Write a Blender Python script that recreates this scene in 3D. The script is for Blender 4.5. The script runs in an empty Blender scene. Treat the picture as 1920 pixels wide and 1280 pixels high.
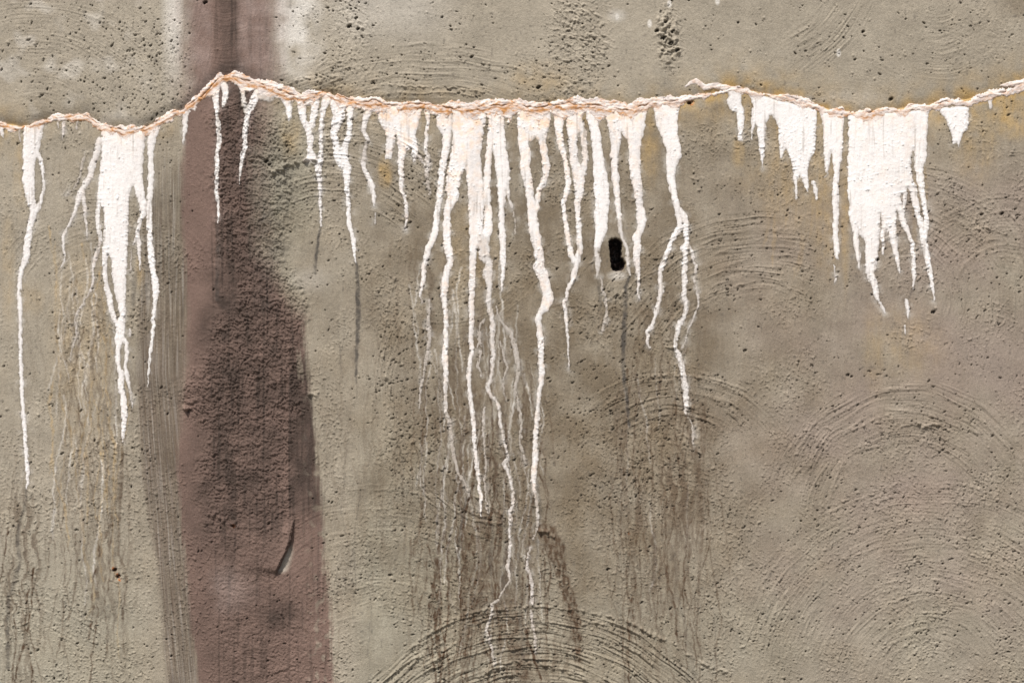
import bpy, math, random
import numpy as np

# ------------------------------------------------------------------ camera, sky, sun, exposure
# one photograph pixel = one millimetre of wall; the wall faces -Y, its foot stands on the ground at z = 0
CZ = 1.75
scene = bpy.context.scene
cam_d = bpy.data.cameras.new('camera')
cam_d.lens = 50.0; cam_d.sensor_width = 36.0; cam_d.clip_start = 0.05; cam_d.clip_end = 500
cam = bpy.data.objects.new('camera', cam_d)
scene.collection.objects.link(cam)
cam.location = (0.0, -1.92 * 50.0 / 36.0, CZ)
cam.rotation_euler = (math.radians(90), 0, 0)
scene.camera = cam

SUN_EL, SUN_AZ = 58.0, -24.0          # height; degrees to the left of the camera's back
world = bpy.data.worlds.new("World")
scene.world = world
world.use_nodes = True
wn = world.node_tree
bg = wn.nodes['Background']
sky = wn.nodes.new('ShaderNodeTexSky')
sky.sky_type = 'NISHITA'; sky.sun_disc = False
sky.sun_elevation = math.radians(SUN_EL)
sky.sun_rotation = math.radians(180 - SUN_AZ)
sky.dust_density = 3.0; sky.air_density = 1.0
wn.links.new(sky.outputs['Color'], bg.inputs['Color'])
bg.inputs['Strength'].default_value = 0.06
sun_d = bpy.data.lights.new('sun', 'SUN')
sun_d.energy = 4.6; sun_d.angle = math.radians(5.0); sun_d.color = (1.0, 0.955, 0.90)
sun = bpy.data.objects.new('sun', sun_d)
scene.collection.objects.link(sun)
# light travels downwards, towards the wall (+Y) and to the right (+X)
sun.rotation_euler = (math.radians(90 - SUN_EL), 0, math.radians(SUN_AZ))
sun.location = (-2, -5, 8)
scene.view_settings.view_transform = 'Standard'
scene.view_settings.look = 'None'
scene.view_settings.exposure = 0.38
scene.view_settings.gamma = 1.0

# ------------------------------------------------------------------ helpers
f32 = np.float32

def noise(x, y, seed):
    """gradient noise, about -0.7..0.7; x and y already scaled"""
    rng = np.random.default_rng(seed)
    x0 = np.floor(x).astype(np.int32); y0 = np.floor(y).astype(np.int32)
    fx = (x - x0).astype(f32); fy = (y - y0).astype(f32)
    mx, my = x0.min(), y0.min()
    W = int(x0.max() - mx + 2); H = int(y0.max() - my + 2)
    if W * H > 4000000:
        W = min(W, 2000); H = min(H, 2000)
    a = rng.random((H + 1, W + 1)).astype(f32) * f32(2 * math.pi)
    gx = np.cos(a); gy = np.sin(a)
    i = (x0 - mx) % W; j = (y0 - my) % H
    u = fx * fx * fx * (fx * (fx * 6 - 15) + 10); v = fy * fy * fy * (fy * (fy * 6 - 15) + 10)
    n00 = gx[j, i] * fx + gy[j, i] * fy
    n10 = gx[j, i + 1] * (fx - 1) + gy[j, i + 1] * fy
    n01 = gx[j + 1, i] * fx + gy[j + 1, i] * (fy - 1)
    n11 = gx[j + 1, i + 1] * (fx - 1) + gy[j + 1, i + 1] * (fy - 1)
    a0 = n00 + u * (n10 - n00); a1 = n01 + u * (n11 - n01)
    return (a0 + v * (a1 - a0)).astype(f32)

def fbm(x, y, scale, seed, octaves=3, gain=0.5):
    s = f32(1.0 / scale); out = 0; amp = 1.0
    for o in range(octaves):
        out = out + f32(amp) * noise(x * s, y * s, seed + 17 * o)
        s *= 2; amp *= gain
    return out

def sstep(a, b, v):
    t = np.clip((v - a) / (b - a), 0, 1)
    return t * t * (3 - 2 * t)

# grid axes: fine inside the photographed piece, growing coarser beyond it
PITCH = 1.2
def axis(lo, hi, far_lo, far_hi):
    core = np.arange(lo, hi + PITCH, PITCH)
    def grow(d):
        out = []; step = PITCH; s = 0
        while s < d:
            step = min(step * 1.035, 45); s += step; out.append(s)
        return np.array(out)
    a = core[0] - grow(core[0] - far_lo)[::-1]; b = core[-1] + grow(far_hi - core[-1])
    return np.concatenate([a, core, b])
ax = axis(-36, 1956, -2600, 4500)
ay = axis(-24, 1304, -1300, 2390)
ay[-1] = 640 + CZ * 1000 + 20        # wall foot just below the ground
NX, NY = len(ax), len(ay)
X, Y = np.meshgrid(ax.astype(f32), ay.astype(f32))
print('grid', NX, NY)

def win(x0, y0, x1, y1):
    i0 = max(0, int(np.searchsorted(ax, x0)) - 1); i1 = min(NX, int(np.searchsorted(ax, x1)) + 1)
    j0 = max(0, int(np.searchsorted(ay, y0)) - 1); j1 = min(NY, int(np.searchsorted(ay, y1)) + 1)
    return slice(j0, j1), slice(i0, i1)

def chain(pts, wx, wy):
    """inside distance of a tapering run of round-ended strokes (x, y, width)"""
    best = np.full(wx.shape, -1e3, f32)
    for (xa, ya, wa), (xb, yb, wb) in zip(pts[:-1], pts[1:]):
        dx, dy = xb - xa, yb - ya
        L = dx * dx + dy * dy + 1e-6
        t = np.clip(((wx - xa) * dx + (wy - ya) * dy) / L, 0, 1)
        d = np.sqrt((wx - xa - t * dx) ** 2 + (wy - ya - t * dy) ** 2)
        best = np.maximum(best, (wa + (wb - wa) * t) * 0.5 - d)
    return best

def poly(pts, wx, wy):
    """inside distance of a closed outline"""
    dmin = np.full(wx.shape, 1e6, f32); inside = np.zeros(wx.shape, bool)
    n = len(pts)
    for k in range(n):
        xa, ya = pts[k]; xb, yb = pts[(k + 1) % n]
        dx, dy = xb - xa, yb - ya
        t = np.clip(((wx - xa) * dx + (wy - ya) * dy) / (dx * dx + dy * dy + 1e-6), 0, 1)
        dmin = np.minimum(dmin, np.sqrt((wx - xa - t * dx) ** 2 + (wy - ya - t * dy) ** 2))
        if ya != yb:
            c = ((ya > wy) != (yb > wy)) & (wx < (xb - xa) * (wy - ya) / (yb - ya) + xa)
            inside ^= c
    return np.where(inside, dmin, -dmin).astype(f32)

# ------------------------------------------------------------------ the crack between the two coats
CR = [(-2600,330),(-1500,210),(-900,300),(-420,215),(-160,246),(0,233),(20,236),(40,239),(55,238),(75,229),(100,225),(130,223),(150,221),(165,223),(178,231),(192,239),(215,244),
      (238,248),(258,246),(285,237),(305,226),(325,215),(345,207),(360,196),(378,184),(390,171),(402,158),(415,147),
      (430,144),(450,150),(470,155),(490,160),(510,166),(525,174),(545,181),(570,182),(588,178),(602,175),(618,178),
      (635,185),(652,191),(680,193),(705,192),(725,198),(750,201),(780,198),(805,199),(830,205),(855,206),(900,204),
      (930,198),(960,200),(990,204),(1025,202),(1060,199),(1095,198),(1125,202),(1155,206),(1185,208),(1205,203),
      (1225,196),(1250,194),(1272,194),(1292,186),(1312,182),(1335,179),(1352,172),(1372,168),(1392,168),(1412,173),(1432,178),
      (1452,181),(1470,181),(1490,187),(1512,195),(1535,201),(1560,208),(1590,213),(1620,215),(1650,212),(1680,207),
      (1710,202),(1740,200),(1770,194),(1800,189),(1830,186),(1860,182),(1885,174),(1903,165),(1925,157),(2000,140),(2300,200),(2700,120),(3400,260),(4500,180)]
crx = np.array([p[0] for p in CR], f32); cry = np.array([p[1] for p in CR], f32)
crack_y = np.interp(X + 2.0 * noise(X / 9, Y / 9, 5), crx, cry).astype(f32)
crack_y += 2.5 * noise(X / 14, Y * 0, 6)
DY = Y - crack_y                       # below the crack: positive

# ------------------------------------------------------------------ relief of the wall, millimetres towards the viewer
upper = DY < 0
Hh = 3.0 * fbm(X, Y, 420, 11, 2) + 1.6 * fbm(X, Y, 120, 12, 2) + 0.30 * fbm(X, Y, 22, 13, 2)
Hh += 0.26 * fbm(X, Y, 6.0, 14, 2)
up = sstep(0, -3, DY)
# the upper coat rolls back into the joint, the lower one starts flat behind it
Hflat = Hh.copy()
Hh += up * 1.5
Hh -= up * 7.0 * np.exp(np.minimum(DY, 0) / 12.0)

# smooth-or-rough map
def blob(cx, cy, rx, ry, soft=0.5):
    d = np.sqrt(((X - cx) / rx) ** 2 + ((Y - cy) / ry) ** 2)
    return sstep(1 + soft, 1 - soft, d)
wob = 14 * fbm(X, Y, 60, 21, 3)

# maroon band
yl = [-1300, 0, 200, 400, 550, 700, 860, 960, 1060, 1160, 1280, 2400]
xl = [330, 345, 343, 341, 349, 344, 329, 336, 346, 358, 369, 420]
yr = [-1300, 0, 120, 200, 260, 300, 400, 480, 560, 600, 700, 740, 850, 950, 1050, 1150, 1280, 2400]
xr = [500, 525, 520, 505, 492, 482, 486, 492, 540, 568, 580, 583, 594, 603, 612, 619, 627, 700]
XL = np.interp(Y, yl, xl).astype(f32); XR = np.interp(Y, yr, xr).astype(f32)
softl = np.where(upper, 34, 7).astype(f32) + 10 * sstep(560, 700, Y) * sstep(900, 780, Y)
softr = np.where(Y < 600, 32, 7).astype(f32)
str_ = 7 * noise(X / 5, Y / 110, 61) + 5 * noise(X / 3, Y / 30, 62)
mar = sstep(-1, 1, (X - XL + str_ + 0.25 * wob * (softl / 10)) / softl) * sstep(-1, 1, (XR - X + str_ + 0.35 * wob * (softr / 12)) / softr)
mar = mar.astype(f32)

# rough clotted plaster in the band
rough_poly = [(398, 178), (470, 175), (545, 235), (575, 290), (540, 350), (540, 430), (520, 500), (562, 520), (570, 600), (566, 760),
              (560, 800), (552, 900), (560, 960), (548, 1000), (530, 1060), (540, 1120), (590, 1180), (560, 1260), (520, 1330), (410, 1330), (405, 1240),
              (400, 1100), (380, 980), (362, 900), (375, 820), (352, 790), (340, 720), (372, 660), (404, 640), (400, 480)]
rp = poly(rough_poly, X, Y) + 1.5 * wob + 10 * noise(X / 9, Y / 9, 63)
rough = sstep(-16, 22, rp).astype(f32)
rlev = np.interp(Y, [0, 300, 640, 900, 1000, 1080, 1300], [0.7, 1.0, 1.1, 0.95, 0.65, 0.45, 0.5]).astype(f32)
rlev *= 1 - 0.75 * blob(418, 540, 26, 55, 0.4)
wqx = X + 9 * noise(X / 16, Y / 16, 34) + 4 * noise(X / 6, Y / 6, 35); wqy = Y + 8 * noise(X / 17, Y / 15, 36) + 3 * noise(X / 6, Y / 6, 37)
rn = np.abs(noise(wqx / 11, wqy / 9, 31)) * 2.4
rn2 = np.abs(noise(wqx / 7, wqy / 5.5, 32)) * 2.2
rn3 = noise(X / 3.4, Y / 3.0, 38)
Hh += rough * rlev * (2.1 * rn + 1.9 * rn2 + 1.5 * rn3 + 1.0 * noise(X / 2.5, Y / 2.5, 39) + 1.6 * noise(X / 26, Y / 20, 33))
Hh += 2.5 * rough * sstep(640, 560, Y) 
# green grey knobbly patch right of the band, and other rough patches
patches = [(515, 350, 42, 100, 1.5), (500, 470, 26, 80, 1.2), (530, 560, 42, 60, 1.0), (600, 240, 80, 40, .5), (1088, 80, 55, 120, 0.85), (655, 60, 35, 90, 0.45), (1255, 70, 26, 60, 0.8), (1840, 90, 60, 60, 0.25),
           (395, 1010, 18, 60, 0.4), (375, 740, 30, 60, 0.6), (330, 150, 30, 60, 0.3), (1090, 250, 14, 70, 0.2), (190, 870, 60, 60, 0.35), (1255, 860, 70, 110, 0.45),
           (850, 1110, 40, 60, 0.4), (1730, 900, 120, 100, 0.12)]
clot = np.zeros_like(X)
for (cx, cy, rx, ry, a) in patches:
    clot = np.maximum(clot, a * blob(cx + 0.01, cy, rx, ry, 0.45) * (0.7 + 0.6 * (wob / 14)))
clot *= (1 - rough)
cl_n = np.maximum(0, noise(wqx / 9, (wqy - 0.35 * X) / 6.0, 41) - 0.02) * 6.0
Hh += clot * (cl_n * 1.5 + 1.8 * np.abs(noise(wqx / 6, wqy / 5, 43)) + 1.0 * noise(X / 3.4, Y / 3.4, 42))
low = (~upper) * sstep(0, 60, DY)
grit = low * sstep(-0.25, 0.35, fbm(X, Y, 110, 44, 2) + 0.25 * sstep(700, 950, Y) - 0.1) * (1 - rough)
Hh += grit * (1.3 * np.maximum(0, noise(wqx / 5, wqy / 4, 45) - 0.12) * 4 + 0.3 * noise(X / 3.2, Y / 3.2, 46))
rug = blob(1252, 72, 20, 50, .5)
Hh += rug * (5.5 * np.abs(noise(wqx / 17, wqy / 15, 47)) * 2 + 3 * noise(wqx / 7, wqy / 7, 48))

# vertical brushed zone left of the band
bl = np.interp(Y, [0, 220, 380, 780, 900, 1000, 1100, 1200, 1280, 2400], [300, 275, 262, 252, 267, 281, 296, 304, 309, 350]).astype(f32)
brush = (sstep(-6, 10, X - bl - 3 + 0.3 * wob) * sstep(8, -6, X - XL) * sstep(230, 420, Y)).astype(f32)
lean = X - np.interp(Y, [0, 700, 1280, 2400], [0, 0, 52, 120]).astype(f32)
Hh += brush * (0.55 * noise(lean / 3.2, Y / 90, 51) + 0.35 * noise(lean / 7, Y / 160, 52))
ub = (sstep(280, 360, X) * sstep(620, 470, X) * up).astype(f32)
Hh += ub * 0.5 * noise((X + 0.25 * Y) / 4, Y / 40, 53)
Hh += up * sstep(380, 420, X) * sstep(480, 430, X) * 0.7 * noise(X / 60, (Y + 12 * noise(X / 50, Y / 50, 55)) / 3.5, 54)

# trowel sweeps: (centre, radius from, to, angle from, to, height, seed); angle 0 = right, 90 = up in the picture
sweeps = [
    (1000, 1545, 270, 412, 32, 158, 2.3, 1), (1700, 975, 140, 268, 8, 168, 1.15, 2), (1745, 1300, 60, 400, 10, 165, 0.8, 3),
    (1425, 765, 215, 370, 72, 152, 1.1, 4), (985, 735, 235, 285, 150, 262, 1.5, 5), (1262, 950, 160, 262, 38, 128, 1.3, 6),
    (1370, -110, 200, 300, -58, -30, 1.1, 7), (60, 300, 60, 310, 5, 100, 0.55, 8), (800, 720, 500, 640, 62, 120, 0.85, 9),
    (1700, 560, 60, 260, -20, 120, 0.8, 10), (190, 600, 60, 240, 20, 150, 0.5, 11), (620, 560, 180, 345, 40, 118, 1.2, 12),
    (720, 1290, 130, 390, 40, 140, 0.5, 13), (480, 1330, 60, 200, 15, 120, 0.4, 14), (830, 420, 110, 215, 178, 330, 0.5, 15), (1130, 1330, 140, 420, 5, 60, 0.45, 16),
    (2300, 640, 200, 420, 60, 150, 1.3, 17), (-500, 800, 150, 380, 20, 150, 1.3, 18), (40, 1330, 100, 220, 20, 100, 0.6, 19),
    (1560, 300, 90, 210, 30, 90, 0.25, 20), (1880, 560, 60, 200, 60, 150, 0.6, 21), (560, 40, 60, 260, -85, -20, 0.5, 22), (1750, -40, 60, 190, -100, -20, 0.5, 23)]
sweepmask = np.zeros_like(X)
for (cx, cy, r0, r1, a0, a1, amp, sd) in sweeps:
    w = win(cx - r1 - 20, cy - r1 - 20, cx + r1 + 20, cy + r1 + 20)
    x, y = X[w], Y[w]
    dx, dy = x - cx, cy - y
    r = np.sqrt(dx * dx + dy * dy) + 7 * noise(x / 70, y / 70, 100 + sd)
    th = np.degrees(np.arctan2(dy, dx))
    th = np.where(th < a0 - 60, th + 360, th)
    m = sstep(a0 - 14, a0 + 14, th) * sstep(a1 + 14, a1 - 14, th) * sstep(r0 - 16, r0 + 16, r) * sstep(r1 + 4, r1 - 6, r)
    m = m * (1 - rough[w] * (0.7 if sd != 14 else 0)) 
    arc = th * np.pi / 180 * (r0 + r1) / 2
    patchy = sstep(-0.38, 0.25, noise(arc / 70, r / 28, 200 + sd))
    ridge = np.maximum(0, 1 - np.abs(noise(arc / 210 , r / 17, 300 + sd)) * 8) ** 1.5
    fine = noise(arc / 80, r / 3.4, 400 + sd) + 0.5 * noise(arc / 26, r / 5, 450 + sd) + 0.4 * noise(arc / 60, r / 9, 470 + sd)
    crumb = np.maximum(0, noise(arc / 7, r / 4.5, 500 + sd) - 0.12) * 3
    Hh[w] += (m * amp * (patchy * (1.15 * ridge + 0.75 * fine + 0.9 * crumb * (0.25 + ridge)) + 0.35 * fine)).astype(f32)
    sweepmask[w] = np.maximum(sweepmask[w], m * min(1, amp) * patchy)

# single raised lips and crumbs
def lip(pts, h, seed, drop=2.0):
    xs = [p[0] for p in pts]; ys = [p[1] for p in pts]
    w = win(min(xs) - 20, min(ys) - 20, max(xs) + 20, max(ys) + 20)
    x, y = X[w], Y[w]
    d = chain([(a, b, 0.02) for a, b in pts], x + 4 * noise(x / 12, y / 12, seed), y + 5 * noise(x / 9, y / 9, seed + 1))
    n = 0.15 + 2.2 * np.maximum(0, noise(x / 8, y / 8, seed + 2) + 0.15)
    Hh[w] += (h * n * np.exp(-(d / drop) ** 2)).astype(f32)
lips = [([(1296,334),(1318,333),(1320,350),(1308,358)],2.4,2), ([(512,325),(530,315),(548,308),(575,298),(600,303)],5,3.6), ([(1600,806),(1640,785),(1665,778)],2.6,2), ([(1640,793),(1670,788)],2.0,1.8), ([(1700,792),(1735,800),(1760,793)],2.2,2),
        ([(1718,790),(1730,800),(1742,798)],5,4), ([(770,1215),(830,1165),(890,1145),(1000,1135),(1090,1143),(1180,1165),(1240,1200)],3,2.2), ([(900,1268),(930,1250),(960,1238),(1020,1245),(1080,1262)],4,3),
        ([(1210,1185),(1260,1205),(1310,1240),(1370,1262)],3.6,3), ([(1150,565),(1190,530),(1240,490),(1290,465)],2.6,1.8), ([(1315,557),(1360,540),(1420,527)],2,1.6),
        ([(1200,712),(1240,703),(1290,704),(1330,712)],2.6,1.8), ([(578,737),(585,739),(594,737)],6,3), ([(1010,992),(1025,996),(1040,1008)],4,3), ([(728,160),(800,164),(860,166),(905,172)],2,1.4),
        ([(530,165),(560,150),(600,143),(640,146)],2.4,2.4), ([(545,175),(590,165),(640,168)],1.6,2), ([(1080,600),(1120,640),(1150,670)],1.6,1.6), ([(1090,1170),(1180,1165),(1230,1190)],3,3),
        ([(740,520),(722,600),(718,690),(738,760),(790,850)],2.2,2.2), ([(790,850),(860,905),(900,935),(960,980)],2.6,2), ([(350,765),(356,772)],6,4), ([(1250,650),(1262,652)],4,2.5),
        ([(1236,35),(1250,60),(1262,90),(1275,100)],4,6), ([(1820,430),(1850,428),(1890,440)],2.2,2), ([(1830,410),(1880,395)],2,3), ([(395,960),(420,975),(445,985)],3,5),
        ([(1120,480),(1080,520),(1060,560)],1.6,1.6), ([(840,480),(870,470),(900,478),(930,480)],2,2), ([(500,1265),(560,1240),(600,1200)],1.5,3), ([(660,480),(690,475)],1,3), ([(1410,455),(1520,400)],1,2)]
for k, (pts, h, dr) in enumerate(lips):
    lip(pts, h, 600 + 3 * k, dr)

# torn flap in the maroon band: left side stands proud, falls away steeply to the right
w = win(440, 940, 620, 1110)
x, y = X[w], Y[w]
fx_ = np.interp(y, [975, 985, 1010, 1035, 1055, 1070, 1078], [552, 548, 544, 535, 525, 519, 516]) + 1.5 * noise(x / 9, y / 9, 71)
act = sstep(965, 1005, y) * sstep(1080, 1060, y)
lift = np.where(x < fx_, np.exp(-(fx_ - x) / 34), 0) * act
hollow = np.where(x >= fx_, np.exp(-(x - fx_) / 14), 0) * act
Hh[w] += (9.0 * lift - 5.0 * hollow).astype(f32)
flap_pale = np.zeros_like(X); flap_pale[w] = sstep(1.5, 4, x - fx_) * sstep(26 * sstep(975, 1066, y), 10 * sstep(975, 1066, y), x - fx_) * sstep(1010, 1040, y) * sstep(1078, 1066, y)

# pits, stamped one by one
rng = np.random.default_rng(7)
def stamp(cx, cy, rad, depth, elong=1.0, ang=0.0):
    K = 5
    ci = np.searchsorted(ax, cx); cj = np.searchsorted(ay, cy)
    for oj in range(-K, K + 1):
        for oi in range(-K, K + 1):
            ii = np.clip(ci + oi, 0, NX - 1); jj = np.clip(cj + oj, 0, NY - 1)
            dx = ax[ii] - cx; dy = ay[jj] - cy
            u = dx * np.cos(ang) + dy * np.sin(ang); v = -dx * np.sin(ang) + dy * np.cos(ang)
            q = np.sqrt((u / elong) ** 2 + v ** 2) / rad
            val = (depth * np.clip(1.15 - q * q, 0, 1)).astype(f32)
            np.maximum.at(PIT, (jj, ii), val)
PIT = np.zeros_like(X)
dens = 0.12 + 0.8 * sstep(-0.05, 0.4, fbm(X, Y, 80, 81, 3)) 
dens *= np.where(upper, 0.75, 1.0)
dens = dens * (0.2 + 1.0 * sstep(-0.2, 0.3, noise((X - Y * 1.1) / 70, (Y + X * 1.1) / 13, 82)))
dens += 0.8 * sweepmask + 0.7 * clot
dens *= 1 - 0.75 * mar * (1 - rough)
dens += 1.1 * blob(290, 130, 70, 110) * upper + 1.2 * blob(1060, 120, 60, 90) * upper + 1.0 * blob(770, 760, 60, 200) + 0.8 * blob(1170, 800, 120, 160) + 0.9 * blob(760, 330, 60, 40) + 0.7 * blob(630, 60, 60, 120) * upper + 0.6*blob(200,100,120,90)
N = 105000
cx = rng.uniform(-30, 1950, N); cy = rng.uniform(-20, 1300, N)
ok = rng.random(N) * 1.7 < (dens ** 1.25)[np.searchsorted(ay, cy), np.searchsorted(ax, cx)]
cx, cy = cx[ok], cy[ok]
rad = 0.62 + rng.random(len(cx)) ** 8 * 1.4
ang = np.where(cx < 420, -0.85, np.where(cy < 200, 0.1, -0.5)) + rng.normal(0, 0.3, len(cx))
stamp(cx, cy, rad, 0.5 + 1.8 * rad, 1 + rng.random(len(cx)) * 1.6, ang)
print('pits', len(cx))
big = [(1210,210,4),(885,107,4),(1010,164,5),(1671,186,5),(1750,585,5),(1565,100,3),(1384,43,3),(1302,345,2.5),(1316,352,2.5),(1309,340,2),(1645,487,5),(1636,490,4),(1397,657,4),(1140,1067,4),(1045,504,3.5),(155,690,2.5),
       (99,586,2.5),(355,770,4),(1349,402,3),(875,430,2.5),(1232,58,5),(1244,72,6),(1258,82,6),(1262,60,5),(1248,42,4),(1270,95,5),(385,5,5),(1880,400,4),(1893,405,3),(1842,402,4),(1590,703,4),(1597,706,3),
       (500,303,5),(506,309,4),(1294,192,6),(600,297,4),(215,1068,5),(222,1080,5),(436,985,4),(1618,60,4),(1603,112,3),(655,50,5),(668,35,4),(672,55,4),(1145,770,3),(1180,890,3.5),(1520,560,3)]
stamp(np.array([b[0] for b in big], float), np.array([b[1] for b in big], float), np.array([b[2] * 0.68 for b in big]), np.array([b[2] * 1.7 for b in big], float), 1.5, -0.5)
# a fair part of the sandy grains stand up instead
N2 = 16000
cx = rng.uniform(-30, 1950, N2); cy = rng.uniform(-20, 1300, N2)
ok = rng.random(N2) * 1.6 < (dens)[np.searchsorted(ay, cy), np.searchsorted(ax, cx)]
cx, cy = cx[ok], cy[ok]
pits = PIT * np.clip(0.85 + 1.6 * noise(X / 3.1, Y / 3.1, 83), 0.1, 1.5); PIT = np.zeros_like(X)
stamp(cx, cy, 1.0 + rng.random(len(cx)) ** 2 * 2.0, 0.8 + 1.0 * rng.random(len(cx)))
Hh = Hh - pits + PIT
outside = (X < -36) | (X > 1956) | (Y < -24) | (Y > 1304)

# the drain hole
hole_pts = [(1141,452),(1147,447),(1155,446),(1163,449),(1167,457),(1167,470),(1166,482),(1171,488),(1173,495),(1171,503),(1166,508),(1158,509),(1148,509),(1145,500),(1144,485),(1143,470),(1141,462)]
w = win(1120, 425, 1195, 530)
x, y = X[w], Y[w]
hd = poly(hole_pts, x + 1.6 * noise(x / 6, y / 6, 91), y + 1.6 * noise(x / 6, y / 6, 92))
HOLE = np.full_like(X, -99); HOLE[w] = hd
inner = 44 * sstep(-0.6, 4.5, hd) + 7 * noise(x / 8, y / 7, 93) * sstep(1, 5, hd) - 14 * np.exp(-(((x - 1155) / 9) ** 2 + ((y - 496) / 9) ** 2)) - 10 * np.exp(-(((x - 1152) / 8) ** 2 + ((y - 462) / 6) ** 2))
Hh[w] -= np.where(hd > -0.6, np.maximum(inner, 0), 0).astype(f32)
Hh = Hh.astype(f32)

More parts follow.
